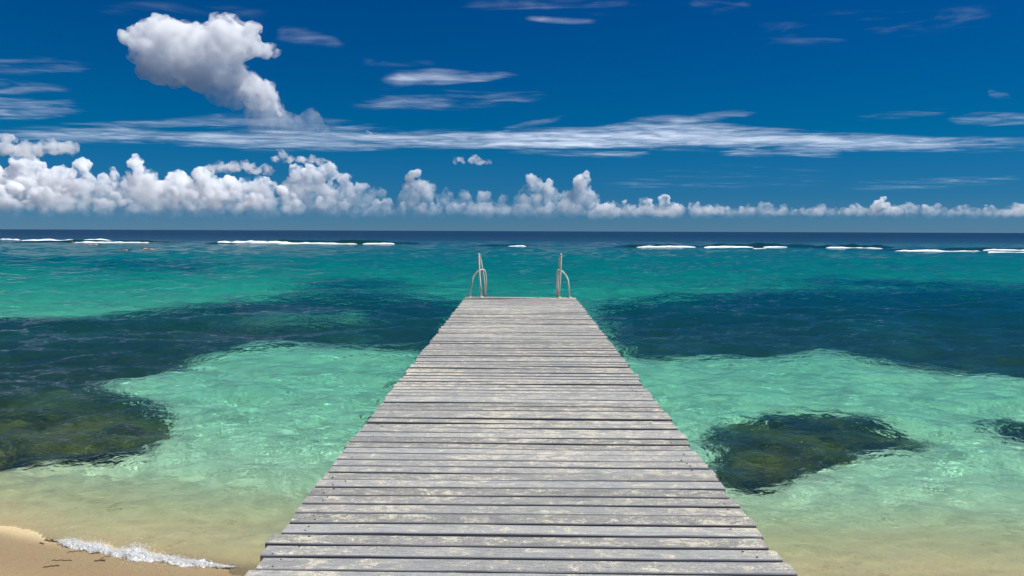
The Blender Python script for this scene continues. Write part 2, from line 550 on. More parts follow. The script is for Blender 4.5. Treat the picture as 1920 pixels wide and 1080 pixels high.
for yy in (-1.0, 2.2, 5.4, 8.6, 11.8, 15.2):
    bm = bmesh.new(); zt = deck_z(yy) - THICK - .155
    box_bm(bm, -1.16, 1.16, yy - .06, yy + .06, zt - .12, zt)
    bm_obj('cross_beam', bm, TIMBER_M, pier)
    for x in (-.92, .92):
        bm = bmesh.new(); zb = float(bed_z(np.array([x]), np.array([yy]))[0]) - .4
        bmesh.ops.create_cone(bm, cap_ends=True, segments=14, radius1=.10, radius2=.09, depth=zt - .12 - zb, matrix=Matrix.Translation((x, yy, (zt - .122 + zb) / 2)))
        pl = bm_obj('pile', bm, TIMBER_M, pier)

# ------------------------------------------------------------------ grab rails at the end of the pier
def tube_mesh(path, r, seg=10, smooth_n=0):
    P = [Vector(p) for p in path]
    V, Fc = [], []
    n = len(P); up = None
    for i, p in enumerate(P):
        d = (P[min(i + 1, n - 1)] - P[max(i - 1, 0)]).normalized()
        if up is None: up = d.orthogonal().normalized()
        up = (up - d * up.dot(d)).normalized(); sd = d.cross(up)
        for k in range(seg):
            a = 2 * math.pi * k / seg
            V.append(p + (up * math.cos(a) + sd * math.sin(a)) * r)
    for i in range(n - 1):
        for k in range(seg):
            Fc.append((i * seg + k, i * seg + (k + 1) % seg, (i + 1) * seg + (k + 1) % seg, (i + 1) * seg + k))
    Fc.append(tuple(range(seg - 1, -1, -1))); Fc.append(tuple(range((n - 1) * seg, n * seg)))
    return [tuple(v) for v in V], Fc

def rounded(points, n=7, r=.12):
    """polyline with rounded corners"""
    P = [Vector(p) for p in points]; out = [P[0]]
    for i in range(1, len(P) - 1):
        a, b, c = P[i - 1], P[i], P[i + 1]
        ra = min(r, (b - a).length * .49, (c - b).length * .49)
        s_, e = b + (a - b).normalized() * ra, b + (c - b).normalized() * ra
        for k in range(n + 1):
            t = k / n
            out.append(s_ * (1 - t) ** 2 + b * 2 * t * (1 - t) + e * t * t)
    out.append(P[-1]); return out

RM = Mat('worn_rail_paint'); p_ = RM.pos()
rn = RM.noise(p_, 22, 5, .7); rn2 = RM.noise(p_, 7, 4, .6)
rc = RM.mix(RM.ramp(rn2, .4, .65), (.70, .68, .60), (.50, .47, .40))
rc = RM.mix(RM.ramp(rn, .60, .70), rc, (.15, .085, .04))
RM.principled(rc, .55, RM.bump(rn, .4, .004))
RAIL_M = RM.m
def grab_rail(x, side, lean, label, inner, outer):
    zt = deck_z(16) + .013
    root = empty('grab_rail', (x, END_Y - .12, zt))
    tag(root, label, 'handrail', 'grab rails at the end of the pier')
    hoop = rounded([(0, 0, 0), (lean * .7, 0, .5), (lean, .03, .945), (lean * .8, .22, .90), (-lean * .8 if side < 0 else -.01, .34, .35), (-lean * 1.3 if side < 0 else -.012, .36, -1.1)], 6, .16)
    V, Fc = tube_mesh(hoop, .021); mesh_obj('tall_hoop', V, Fc, RAIL_M, root, True)
    xo, xi = outer - x, inner - x
    low = rounded([(xo, .02, 0), (xo * .82, .06, .42), (xo * .25, .10, .585), (xi * .7, .13, .60), (xi, .16, .42), (xi, .18, 0)], 7, .22)
    V, Fc = tube_mesh(low, .018); mesh_obj('low_hoop', V, Fc, RAIL_M, root, True)
    for px_, py_ in ((0, 0), (xo, .02)):
        bm = bmesh.new()
        bmesh.ops.create_cone(bm, cap_ends=True, segments=14, radius1=.05, radius2=.042, depth=.02, matrix=Matrix.Translation((px_, py_, .008)))
        bm_obj('base_flange', bm, RAIL_M, root)
    bm = bmesh.new(); bmesh.ops.create_uvsphere(bm, u_segments=12, v_segments=8, radius=.025, matrix=Matrix.Translation((lean, .03, .93)))
    bm_obj('rail_cap', bm, RAIL_M, root, True)
grab_rail(-.845, -1, -.06, 'worn grab rail on the left corner of the pier end, its hoop showing two tubes', -.75, -1.09)
grab_rail(.835, 1, .035, 'worn grab rail on the right corner of the pier end, hoop seen as one upright', .79, 1.07)

# ------------------------------------------------------------------ breakers on the reef
FM = Mat('surf_foam'); p_ = FM.pos()
fnn = FM.noise(p_, 3.0, 5, .7)
FM.principled(FM.mix(fnn, (.80, .84, .84), (.93, .94, .93)), .9, FM.bump(fnn, .6, .3))
FOAM_M = FM.m
WM = Mat('breaker_swell'); p_ = WM.pos()
wn_ = WM.noise(p_, 1.2, 4, .6)
WM.principled(WM.mix(wn_, (.003, .020, .014), (.008, .045, .032)), .12, WM.bump(wn_, .5, .3), IOR=1.33)
SWELL_M = WM.m
def foam_strip(a, b, hpx, seed, taper=(.12, .12)):
    A, B = a, b
    L = (B - A).length; nx = max(12, int(L / .30)); ns = 14
    d = (B - A).normalized(); nrm = Vector((-d.y, d.x, 0))
    rg = np.random.default_rng(seed)
    t = np.linspace(0, 1, nx)
    env = np.clip(np.minimum(t / taper[0], (1 - t) / taper[1]), 0.02, 1) ** .6
    Lp = np.stack([t * L * .22, np.full(nx, seed * 3.1), np.zeros(nx)], 1)
    env = env * np.clip(.76 + .70 * fbm(Lp * 2.2, 5, seed), .34, 1.3)
    s_ = np.linspace(0, math.pi, ns)
    V = []
    for i in range(nx):
        h = hpx * env[i]
        c = A + d * (t[i] * L) + nrm * (.5 * math.sin(t[i] * L * .11 + seed) + .25 * math.sin(t[i] * L * .43))
        for a_ in s_:
            wdt = .9 * h + .25
            V.append((c.x - nrm.x * math.cos(a_) * wdt, c.y - nrm.y * math.cos(a_) * wdt, -.12 + (h + .12) * math.sin(a_) ** .7))
    V = np.array(V)
    dsp = fbm(V * 1.3, 3, seed) * .34 * hpx + np.abs(vnoise(V * 3.7, seed + 5)) * .22 * hpx
    V[:, 2] += dsp * np.tile(np.sin(s_) ** .5, nx); V[:, 1] += dsp * .8
    return V, grid_faces(nx, ns)
def breaker(label, strips, swell, seed):
    """strips: (u0, u1, v_base0, v_base1, height px); swell: (u0, u1, v)"""
    c = at_level((strips[0][0] + strips[0][1]) / 2, strips[0][2])
    root = empty('breaking_wave', (c.x, c.y, 0))
    tag(root, label, 'wave', 'waves breaking along the reef')
    for k, (u0, u1, v0, v1, hp) in enumerate(strips):
        A, B = at_level(u0, v0), at_level(u1, v1)
        V, Fc = foam_strip(A, B, hp * .55 * A.y / F, seed * 10 + k)
        mesh_obj('foam_crest', V - np.array(root.location), Fc, FOAM_M, root, True)
    u0, u1, v, hp = swell
    A, B = at_level(u0, v), at_level(u1, v); A.y += 1.6; B.y += 1.6
    hs = hp * A.y / F; nx = 60; ns = 12
    V = []
    for i in range(nx):
        t = i / (nx - 1); e = math.sin(math.pi * t) ** .45; c2 = A.lerp(B, t)
        wob = 1 + .18 * math.sin(t * 17 + seed) + .1 * math.sin(t * 41)
        for j in range(ns):
            q = j / (ns - 1) * 2 - 1
            V.append((c2.x, c2.y + q * 3.0 - (1 - q * q) * .5, -.15 + (hs * e * wob + .15) * (math.cos(q * math.pi / 2) ** 1.5)))
    mesh_obj('swell', np.array(V) - np.array(root.location), grid_faces(nx, ns), SWELL_M, root, True)
breaker('long white breaker at the far left of the reef line, two overlapping crests', [(2, 45, 449.5, 450.5, 4), (42, 212, 451.5, 451.5, 6.5), (142, 279, 455, 455.5, 4.5)], (20, 330, 454, 4), 1)
breaker('longest white breaker on the reef, with a dark curling back to its right', [(398, 552, 456.5, 457, 9), (520, 671, 457.5, 458, 4.5), (680, 740, 458, 458, 4.5)], (380, 790, 456.5, 6.5), 2)
breaker('tiny lone scrap of white surf straight out beyond the left grab rail', [(955, 988, 462, 462.3, 4)], (880, 1010, 461, 3), 3)
breaker('single even white breaker first to the right of the pier end', [(1195, 1305, 464, 464, 5)], (1150, 1320, 463, 5), 4)
breaker('broken ragged breaker with scattered small crests, second to the right of the pier end', [(1319, 1413, 464.5, 464, 5), (1433, 1482, 464.5, 464.5, 5), (1415, 1442, 466.5, 466.5, 3), (1463, 1498, 459.8, 459.8, 2.5), (1397, 1409, 459.5, 459.5, 3)], (1310, 1540, 462.5, 6), 5)
breaker('short white breaker alone between the ragged one and the right edge one', [(1548, 1651, 465.5, 466, 5)], (1530, 1680, 464.5, 6), 6)
breaker('doubled white breaker running out past the right edge of the view', [(1680, 1856, 471.5, 472.5, 5.5), (1845, 2010, 469.5, 471, 7), (1853, 2010, 473.5, 474.5, 5)], (1660, 2050, 469, 4.5), 7)

# ------------------------------------------------------------------ swimmers over the reef flat
def simple_mat(name, c, rough=.6):
    M = Mat(name); n = M.noise(M.pos(), 8, 3, .6)
    M.principled(M.mix(n, tuple(k * .85 for k in c), tuple(min(1, k * 1.1) for k in c)), rough)
    return M.m
SKIN_L = simple_mat('fair_skin', (.56, .34, .25)); SKIN_D = simple_mat('tanned_skin', (.33, .18, .11))
HAIR_M = simple_mat('wet_hair', (.02, .015, .012)); SUIT_M = simple_mat('dark_swimsuit', (.02, .022, .03)); FIN_M = simple_mat('black_rubber', (.012, .012, .014))
def skin_body(joints, edges, radii, root=0):
    me = bpy.data.meshes.new('body'); me.from_pydata(joints, edges, [])
    o = bpy.data.objects.new('body', me); COL.objects.link(o)
    md = o.modifiers.new('skin', 'SKIN')
    for i, r in enumerate(radii):
        me.skin_vertices[0].data[i].radius = (r, r)
        me.skin_vertices[0].data[i].use_root = (i == root)
    o.modifiers.new('smooth', 'SUBSURF').levels = 1
    dg = bpy.context.evaluated_depsgraph_get()
    m2 = bpy.data.meshes.new_from_object(o.evaluated_get(dg))
    bpy.data.objects.remove(o); m2.shade_smooth()
    return m2
# floating face down, arms forward, legs trailing (body along +X, head at +X)
J = [(0, 0, -.02), (.28, 0, .0), (.50, 0, .0), (.60, 0, .0), (.74, 0, .03), (.46, .19, -.02), (.66, .30, -.12), (.88, .22, -.16), (.46, -.19, -.02), (.68, -.27, -.10), (.92, -.20, -.14),
     (-.06, .10, -.04), (-.46, .13, -.10), (-.88, .14, -.12), (-.06, -.10, -.04), (-.46, -.15, -.07), (-.86, -.17, -.14)]
E_ = [(0, 1), (1, 2), (2, 3), (3, 4), (2, 5), (5, 6), (6, 7), (2, 8), (8, 9), (9, 10), (0, 11), (11, 12), (12, 13), (0, 14), (14, 15), (15, 16)]
RD = [.14, .15, .15, .06, .105, .065, .05, .038, .065, .05, .038, .095, .07, .045, .095, .07, .045]
BODY = skin_body(J, E_, RD)
def ellipsoid(name, c, r, mat, parent):
    bm = bmesh.new(); bmesh.ops.create_icosphere(bm, subdivisions=2, radius=1, matrix=Matrix.Translation(c) @ Matrix.Diagonal((*r, 1)))
    return bm_obj(name, bm, mat, parent, True)
def swimmer(u, v, rz, skin, label, dive=False):
    c = at_level(u, v)
    root = empty('person', (c.x, c.y, .05), rz)
    tag(root, label, 'person', 'swimmers over the reef')
    b = bpy.data.objects.new('body', BODY.copy()); b.data.materials.clear(); b.data.materials.append(skin); COL.objects.link(b); b.parent = root
    root.scale = (.85,) * 3
    h = ellipsoid('hair', (.735, 0, .055), (.108, .102, .095), HAIR_M, root)
    s_ = ellipsoid('swimsuit', (-.02, 0, -.015), (.20, .175, .155), SUIT_M, root)
    if dive:
        root.rotation_euler = (0, R(68), rz); root.location = (c.x, c.y, -.15)
        for sy in (.14, -.17):
            bm = bmesh.new()
            V = [(-.86, sy - .05, -.10), (-.86, sy + .05, -.10), (-1.40, sy + .11, -.12), (-1.40, sy - .11, -.12)]
            f = bm.faces.new([bm.verts.new(q) for q in V])
            g = bmesh.ops.extrude_face_region(bm, geom=[f]); bmesh.ops.translate(bm, vec=(0, 0, -.025), verts=[e for e in g['geom'] if isinstance(e, bmesh.types.BMVert)])
            bmesh.ops.recalc_face_normals(bm, faces=bm.faces)
            bm_obj('swim_fin', bm, FIN_M, root)
swimmer(140.5, 458.5, R(20), SKIN_D, 'diving swimmer with legs and dark fins in the air by the far left breaker', True)
swimmer(165, 458.3, R(170), SKIN_L, 'pale swimmer floating face down just right of the diver with fins')
swimmer(176, 459, R(15), SKIN_L, 'pale swimmer floating beside another, second to the right of the diver')
swimmer(230, 470, R(10), SKIN_D, 'dark-haired swimmer floating closer in than the others, left of the lone pale one')
swimmer(279, 467.5, R(185), SKIN_L, 'lone pale swimmer floating furthest right, below the end of the left breaker')

# ------------------------------------------------------------------ seagrass blades in the near beds
GM = Mat('seagrass_blade'); oi_ = GM.attr('tone')
gcol = GM.mix(oi_, (.015, .03, .012), (.30, .29, .045))
GM.principled(gcol, .7)
GRASS_M = GM.m
def seagrass(name, label, poly, n, seed, hmin, hmax):
    rg = np.random.default_rng(seed)
    P = np.array(poly); lo, hi = P.min(0), P.max(0)
    lo = np.maximum(lo, [-9.5, 0]); hi = np.minimum(hi, [9.5, 30])
    X = rg.uniform(lo[0] - .1, hi[0] + .1, n * 4); Y = rg.uniform(lo[1], hi[1] + 1.2, n * 4)
    Z = bed_z(X, Y); w = meadow(X, Y, Z)
    cl = fbm(np.stack([X * 1.6, Y * 1.6, 0 * X], 1), 3, seed)
    keep = (w + cl * .35 > .5) & (poly_sd(X / (1 + .9 * np.clip(-Z, 0, 2) / np.hypot(X, Y)), Y * (1 - .9 * np.clip(-Z, 0, 2) / np.hypot(X, Y)), poly) > -.06)
    X, Y, Z = X[keep][:n], Y[keep][:n], Z[keep][:n]; m = len(X)
    H = rg.uniform(hmin, hmax, m); H = np.minimum(H, np.maximum(.04, -Z - .06)); az = rg.normal(R(200), .7, m); lean = rg.uniform(.5, 1.6, m); wd = rg.uniform(.005, .012, m)
    ca, sa = np.cos(az), np.sin(az); V = np.zeros((m, 6, 3))
    for k, (t, ww) in enumerate(((0, 1), (.55, .85), (1, .25))):
        cx = X + ca * H * lean * t * t; cy = Y + sa * H * lean * t * t; cz = Z + H * t * (1 - .18 * t)
        V[:, 2 * k] = np.stack([cx - sa * wd * ww, cy + ca * wd * ww, cz], 1); V[:, 2 * k + 1] = np.stack([cx + sa * wd * ww, cy - ca * wd * ww, cz], 1)
    b = np.arange(m)[:, None] * 6
    Fc = np.concatenate([b + np.array([[0, 1, 3, 2]]), b + np.array([[2, 3, 5, 4]])])
    o = mesh_obj(name, V.reshape(-1, 3), Fc, GRASS_M)
    tone = np.clip(.34 + .75 * fbm(np.stack([X * 3, Y * 3, 0 * X], 1), 3, seed + 3) + rg.normal(0, .22, m), 0, 1) ** 1.3
    set_attr(o, 'tone', np.repeat(tone, 6))
    o.cycles.is_caustics_receiver = True
    tag(o, label, 'seagrass', kind='stuff')
seagrass('seagrass', 'dark olive seagrass bed under water left of the pier near the beach', outline([(-900, 730), (0, 735), (240, 738), (322, 790), (310, 822), (280, 848), (200, 860), (0, 882), (-900, 890)]), 42000, 21, .10, .26)
seagrass('seagrass', 'dark wedge of seagrass under water right of the pier', MEADOWS[5][0], 26000, 22, .10, .24)
seagrass('seagrass', 'dark seagrass bed cut by the right edge, beyond the wedge-shaped one', MEADOWS[6][0], 7000, 23, .10, .22)

# ------------------------------------------------------------------ the little wave running up the sand
def shore_point(u, v):
    return at_level(u, v, .03)
SP = [shore_point(*q) for q in ((112, 1008), (150, 1015), (195, 1026), (240, 1032), (290, 1040), (335, 1046), (385, 1052), (440, 1057))]
def along(t):
    f = t * (len(SP) - 1); i = min(int(f), len(SP) - 2)
    return SP[i].lerp(SP[i + 1], f - i)
BM = Mat('bubbly_foam')
bs = BM.n('ShaderNodeBsdfDiffuse'); bs.inputs[0].default_value = (.92, .93, .93, 1)
tr = BM.n('ShaderNodeBsdfTranslucent'); tr.inputs[0].default_value = (.9, .92, .92, 1)
gs = BM.n('ShaderNodeBsdfGlossy'); gs.inputs['Roughness'].default_value = .15
m1 = BM.n('ShaderNodeMixShader'); m1.inputs[0].default_value = .4; m2 = BM.n('ShaderNodeMixShader'); m2.inputs[0].default_value = .10
BM.put(m1.inputs[1], bs.outputs[0]); BM.put(m1.inputs[2], tr.outputs[0]); BM.put(m2.inputs[1], m1.outputs[0]); BM.put(m2.inputs[2], gs.outputs[0])
BM.t.links.new(m2.outputs[0], BM.out.inputs['Surface'])
_bm = bmesh.new(); bmesh.ops.create_icosphere(_bm, subdivisions=1, radius=1)
SV = np.array([v.co[:] for v in _bm.verts]); SF = np.array([[v.index for v in f.verts] for f in _bm.faces]); _bm.free()
rg = np.random.default_rng(5); vs, fs, n0 = [], [], 0
BASE_Z = .006
def foam_env(t):
    return (max(.03, math.sin(math.pi * min(1, t * 1.12))) ** .45 if t < .86 else .30) * (.42 + .58 * abs(math.sin(t * 9.2 + .35)) ** .7) * (.8 + .25 * math.sin(t * 31))
nt_, ns_ = 420, 40                                   # the tumbling lip itself
V = np.zeros((nt_, ns_, 3))
for i in range(nt_):
    t = i / (nt_ - 1); c = along(t); e = foam_env(t)
    for j in range(ns_):
        q = j / (ns_ - 1) * 2 - 1
        yy = c.y + q * .075 * e + .012 * math.sin(t * 47)
        V[i, j] = (c.x, yy, max(float(bed_z(np.array([c.x]), np.array([yy]))[0]), .0) - .006 + .034 * e * max(0, 1 - q * q) ** .8)
V = V.reshape(-1, 3)
V[:, 2] += .030 * np.abs(fbm(V * 30, 5, 3)) - .006; V[:, 1] += .05 * fbm(V * 16, 4, 8)
vs.append(V); fs.append(np.concatenate([grid_faces(nt_, ns_)[:, [0, 1, 2]], grid_faces(nt_, ns_)[:, [0, 2, 3]]])); n0 += len(V)
_bm = bmesh.new(); bmesh.ops.create_icosphere(_bm, subdivisions=1, radius=1)
OV = np.array([v.co[:] for v in _bm.verts]); OF = np.array([[v.index for v in f.verts] for f in _bm.faces]); _bm.free()
N_B = 5200
T = rg.random(N_B)
for t in T:                                          # bubbles and flung droplets
    c = along(t); e = foam_env(t)
    fling = rg.random() < .10
    back = rg.normal(0, .05 if not fling else .085) * e
    hgt = (abs(rg.normal(0, .016)) if not fling else rg.uniform(.01, .07)) * e
    r = rg.uniform(.0009, .0028) * (.7 + .5 * e)
    px_, py_ = c.x + rg.normal(0, .02), c.y + back
    vs.append(OV * np.array([r * rg.uniform(.9, 1.7), r, r]) + np.array([px_, py_, max(.0, .02 + .0) * e * max(0, 1 - (back / (.08 * e)) ** 2) + hgt + BASE_Z])); fs.append(OF + n0); n0 += len(OV)
foam = mesh_obj('shore_foam', np.concatenate(vs), np.concatenate(fs), BM.m, None, True)
tag(foam, 'small splash of white foam where a wavelet runs up the sand left of the pier', 'foam', kind='stuff')

# ------------------------------------------------------------------ washed-up bits of weed and twig on the sand
TM = Mat('washed_up_weed'); tn = TM.noise(TM.pos(), 40, 3, .6)
TM.principled(TM.mix(tn, (.06, .04, .02), (.20, .13, .07)), .85)
def twig(u, v, len_px, ang, label, bend=.15, r=.0045, fork=False, under=False):
    r *= .62
    c = at_level(u, v, .05); z = float(bed_z(np.array([c.x]), np.array([c.y]))[0])
    c = at_level(u, v, z)
    L = len_px * c.y / F * 1.05
    root_pts = []
    for k in range(9):
        t = k / 8 - .5
        x, y = L * t, bend * L * (.25 - t * t) + .006 * math.sin(k * 2.1)
        zz = float(bed_z(np.array([c.x + x * math.cos(ang) - y * math.sin(ang)]), np.array([c.y + x * math.sin(ang) + y * math.cos(ang)]))[0])
        root_pts.append((x * math.cos(ang) - y * math.sin(ang), x * math.sin(ang) + y * math.cos(ang), zz - z + r * .8 + .003 * abs(math.sin(k * 1.7))))
    V, Fc = tube_mesh(root_pts, r, 6)
    if fork:
        a = Vector(root_pts[3]); V2, F2 = tube_mesh([a, a + Vector((.02, .03, .01)), a + Vector((.05, .045, .004))], r * .7, 6)
        Fc = Fc + [tuple(i + len(V) for i in f) for f in F2]; V = V + V2
    o = mesh_obj('seaweed_sprig', V, Fc, TM.m, None, True); o.location = (c.x, c.y, z)
    tag(o, label, 'seaweed', 'bits of weed washed up on the sand')
twig(97, 1012, 34, -.25, 'longest brown sprig, lying just left of where the foam begins', .1, .005)
twig(78, 1017, 14, -.5, 'short brown sprig below the one at the left end of the foam', .1)
twig(146, 1033, 34, .35, 'thin curved brown sprig just under the left half of the foam', .35, .0035)
twig(180, 1036, 16, .5, 'dark stubby sprig touching the underside of the foam', .2, .006, True)
twig(116, 1050, 37, .06, 'straight thin sprig on open sand, upper of two near the bottom', .05, .0035)
twig(96, 1062, 25, .45, 'bent thick sprig on open sand, lowest of all', .4, .005)
twig(187, 1051, 18, .2, 'small knotted clump of weed on open sand, right of the straight sprig', .5, .006, True)
twig(312, 946, 22, -.05, 'straight sprig lying under shallow water above the foam', .05, .005)
twig(216, 960, 22, .5, 'forked dark sprig under shallow water, left of the straight one', .3, .006, True)

# ------------------------------------------------------------------ clouds
def cloud_material(name, density, z0=None, z1=None, color=(.905, .952, 1.0), aniso=.0, billow=None):  # default blue tint puts distance haze and cool shading into the cloud colour
    M = Mat(name)
    v = M.n('ShaderNodeVolumeScatter'); v.inputs['Color'].default_value = (*color, 1); v.inputs['Anisotropy'].default_value = aniso
    if z0 is None and billow:
        nz = M.noise(M.pos(), 1.0 / billow, 5, .62, .4)
        M.put(v.inputs['Density'], M.math('MULTIPLY', M.ramp(nz, .40, .60, .04, 1.6), density))
        M.m.cycles.volume_step_rate = .30
    elif z0 is None: v.inputs['Density'].default_value = density
    else:
        sx = M.n('ShaderNodeSeparateXYZ'); M.put(sx.inputs[0], M.pos())
        nz = M.noise(M.pos(), 1.0 / billow, 5, .62, .3)
        dn = M.math('MULTIPLY', M.math('POWER', M.ramp(sx.outputs['Z'], z0, z1, .16, 1.0, False), 3.5), M.ramp(nz, .40, .60, .05, 1.5))  # density thins towards the foot, in place of haze over the bases
        M.put(v.inputs['Density'], M.math('MULTIPLY', dn, density))
        M.m.cycles.volume_step_rate = .30
    M.t.links.new(v.outputs[0], M.out.inputs['Volume'])
    return M.m
_bm = bmesh.new(); bmesh.ops.create_icosphere(_bm, subdivisions=2, radius=1)
IV = np.array([v.co[:] for v in _bm.verts]); IF = np.array([[v.index for v in f.verts] for f in _bm.faces]); _bm.free()
def cloud_mesh(name, blobs, voxel, amp, scale, mat, seed, octaves=4, parent=None):
    vs, fs, n0 = [], [], 0
    for x, y, z, r in blobs:
        vs.append(IV * r + np.array([x, y, z])); fs.append(IF + n0); n0 += len(IV)
    o = mesh_obj(name, np.concatenate(vs), np.concatenate(fs))
    def remesh(size):
        md = o.modifiers.new('remesh', 'REMESH'); md.mode = 'VOXEL'; md.voxel_size = size
        dg = bpy.context.evaluated_depsgraph_get()
        m_ = bpy.data.meshes.new_from_object(o.evaluated_get(dg))
        o.modifiers.clear(); o.data = m_
        return m_
    me = remesh(voxel * 1.4)
    for k in range(octaves):
        if k == 2: me = remesh(voxel)              # clean up folds before the finest billows
        n = len(me.vertices); co = np.empty(n * 3); me.vertices.foreach_get('co', co); co = co.reshape(-1, 3)
        nr = np.empty(n * 3); me.vertices.foreach_get('normal', nr); nr = nr.reshape(-1, 3)
        d = np.abs(vnoise(co / (scale / 2.1 ** k) + 31.7 * k, seed + k)) * 1.7 - .36
        up = np.clip(nr[:, 2:3] * .45 + .8, .4, 1.1)
        co = co + nr * (d * amp / 1.62 ** k)[:, None] * up
        me.vertices.foreach_set('co', co.ravel()); me.update()
    me = remesh(voxel * .9)
    me.shade_smooth(); me.materials.append(mat); me.name = name
    if parent: o.parent = parent
    return o
def tower_blobs(rg, u, vtop, vbase, w, dist, n, round_top=.5):
    """puffs filling a heap cloud whose top, foot and width are given"""
    c0, c1 = at_range(u, vbase, dist), at_range(u, vtop, dist)
    W = w * dist / F; H = c1.z - c0.z; B = []
    for i in range(n):
        t = rg.random() ** .85
        half = W * .5 * (1 - t ** 2.2) ** round_top
        r = max(.09 * W, min(.22 * W, .24 * H)) * (.45 + .7 * rg.random() ** 1.5) * (1 - .42 * t)
        s_ = rg.uniform(-1, 1)
        B.append((c0.x + s_ * max(0, half - r * .7), dist + rg.uniform(-1, 1) * max(0, half - r * .7), c0.z + r * .5 + t * max(1, H - 1.5 * r), r))
    return B
CBANK = cloud_material('bank_cloud', .0062, 450, 3300, billow=650)
CLOW = cloud_material('low_cloud', .0070, 450, 2000, billow=600)
CSOFT = cloud_material('soft_cloud', .0022, color=(.98, .99, 1.0), billow=420)
CANVIL = cloud_material('anvil_cloud', .0030, color=(1.0, 1.0, 1.0), billow=520)
CSTEM = cloud_material('stem_cloud', .0026, 2300, 5000, color=(.96, .98, 1.0), billow=480)
CROW = cloud_material('row_cloud', .0014, 500, 1700, billow=700, color=(.90, .955, 1.0))
CPUFF = cloud_material('puff_cloud', .0045)
crg = np.random.default_rng(8)
def cumulus(label, towers, dist, mat, seed, amp=.10, group='heap clouds along the horizon', n=40):
    """towers: (u, vtop, vbase, w) of the photograph, built dist metres away"""
    B = []
    for (u, vt, vb, w) in towers: B += tower_blobs(crg, u, vt, vb, w, dist, max(8, int(n * (w / 60) ** .6)))
    wm = max(t[3] for t in towers) * dist / F
    o = cloud_mesh('cumulus_cloud', B, max(40, dist / 900), wm * amp, wm * .36, mat, seed, 5)
    tag(o, label, 'cloud', group)
D0 = 40000
cumulus('broad grey heap cloud at the far left of the bank', [(45, 297, 412, 75), (-40, 300, 412, 120), (110, 330, 412, 90), (-180, 322, 412, 130), (-330, 338, 412, 140), (-480, 350, 412, 130)], D0 + 2500, CBANK, 1)
cumulus('heap cloud with one sharp white turret, left of the bank', [(155, 291, 410, 62), (112, 312, 410, 64), (195, 335, 410, 70)], D0, CBANK, 2)
cumulus('pair of small white knobs on the bank between two turrets', [(213, 303, 400, 40), (255, 291, 400, 56), (285, 318, 400, 60)], D0 + 1200, CBANK, 3)
cumulus('low wide grey-white cloud mass in the left half of the bank', [(330, 322, 412, 110), (390, 325, 412, 110), (270, 340, 412, 90), (445, 338, 412, 80), (490, 345, 412, 70)], D0 + 3000, CBANK, 4)
cumulus('bright creamy double-headed heap cloud right of the wide mass', [(560, 316, 405, 62), (600, 309, 405, 60), (622, 313, 405, 36), (575, 335, 408, 100)], D0 - 1500, CBANK, 5)
cumulus('white shoulder of heap cloud stepping down to the right of the double-headed one', [(648, 330, 408, 44), (682, 350, 408, 56), (708, 352, 408, 44), (640, 350, 410, 90)], D0 - 800, CBANK, 6)
cumulus('tall narrow heap cloud with a leaning white turret left of the pier axis', [(779, 318, 408, 50), (768, 345, 408, 56), (800, 340, 408, 52), (836, 351, 408, 46), (868, 362, 408, 44), (760, 372, 408, 60)], D0, CBANK, 7)
cumulus('small low heap clouds between the leaning turret and the square tower', [(905, 366, 408, 46), (945, 369, 408, 42), (920, 380, 409, 90)], D0 + 500, CBANK, 8)
cumulus('large square-topped white tower cloud above the right grab rail', [(998, 330, 408, 52), (1025, 336, 408, 44), (985, 352, 408, 44), (1005, 360, 408, 84)], D0, CBANK, 9)
cumulus('rounded white tower cloud just right of the square-topped one', [(1090, 329, 402, 48), (1102, 350, 402, 50), (1065, 352, 402, 44), (1080, 368, 404, 84)], D0 + 900, CBANK, 10)
cumulus('low flat bright puffs right of the rounded tower', [(1140, 384, 406, 55), (1170, 376, 406, 44), (1150, 392, 408, 90)], D0 + 2000, CLOW, 11)
cumulus('two slim leaning puffs in the bank right of the flat ones', [(1215, 379, 404, 36), (1248, 374, 404, 30), (1265, 384, 404, 30), (1235, 392, 406, 80)], D0 + 2500, CLOW, 12)
cumulus('ragged small puff cloud midway along the right-hand row', [(1308, 381, 404, 36), (1330, 390, 405, 50), (1365, 391, 405, 44), (1398, 390, 405, 40)], D0 + 3000, CLOW, 13)
cumulus('short upright puff standing between two low ones on the right', [(1472, 380, 405, 28), (1460, 392, 405, 40), (1435, 394, 406, 44)], D0 + 2500, CLOW, 14)
cumulus('white puff heap under a tiny detached fleck on the right', [(1535, 381, 405, 36), (1520, 389, 405, 40), (1560, 393, 406, 40), (1494, 393, 406, 40)], D0 + 2500, CLOW, 15)
cumulus('greyish round-headed heap, tallest of the right-hand row', [(1655, 369, 405, 38), (1638, 380, 405, 36), (1602, 380, 404, 30), (1600, 392, 406, 50), (1678, 390, 406, 44)], D0 + 3500, CLOW, 16)
cumulus('twin small white puffs right of the round-headed heap', [(1733, 384, 404, 30), (1755, 383, 404, 24), (1765, 392, 405, 34), (1702, 392, 405, 30)], D0 + 2600, CLOW, 17)
cumulus('second last puff cloud before the right edge', [(1797, 385, 405, 40), (1850, 382, 396, 30), (1835, 393, 405, 40)], D0 + 2600, CLOW, 18)
cumulus('puff cloud cut by the right edge', [(1912, 381, 402, 36), (1895, 392, 405, 50), (1960, 388, 405, 60), (2060, 378, 405, 70), (2170, 386, 405, 80), (2290, 380, 405, 80), (2400, 390, 405, 80)], D0 + 2600, CLOW, 19)
cumulus('soft grey-white cloud above the bank at the left edge', [(20, 249, 292, 42), (-15, 256, 292, 60), (45, 268, 293, 50)], D0 - 9000, CSOFT, 20, .12, 'loose clouds above the bank')
cumulus('flat-bottomed loaf-shaped cloud right of the one at the left edge', [(100, 263, 292, 60), (125, 266, 291, 44), (75, 272, 293, 50)], D0 - 9000, CSOFT, 21, .10, 'loose clouds above the bank')
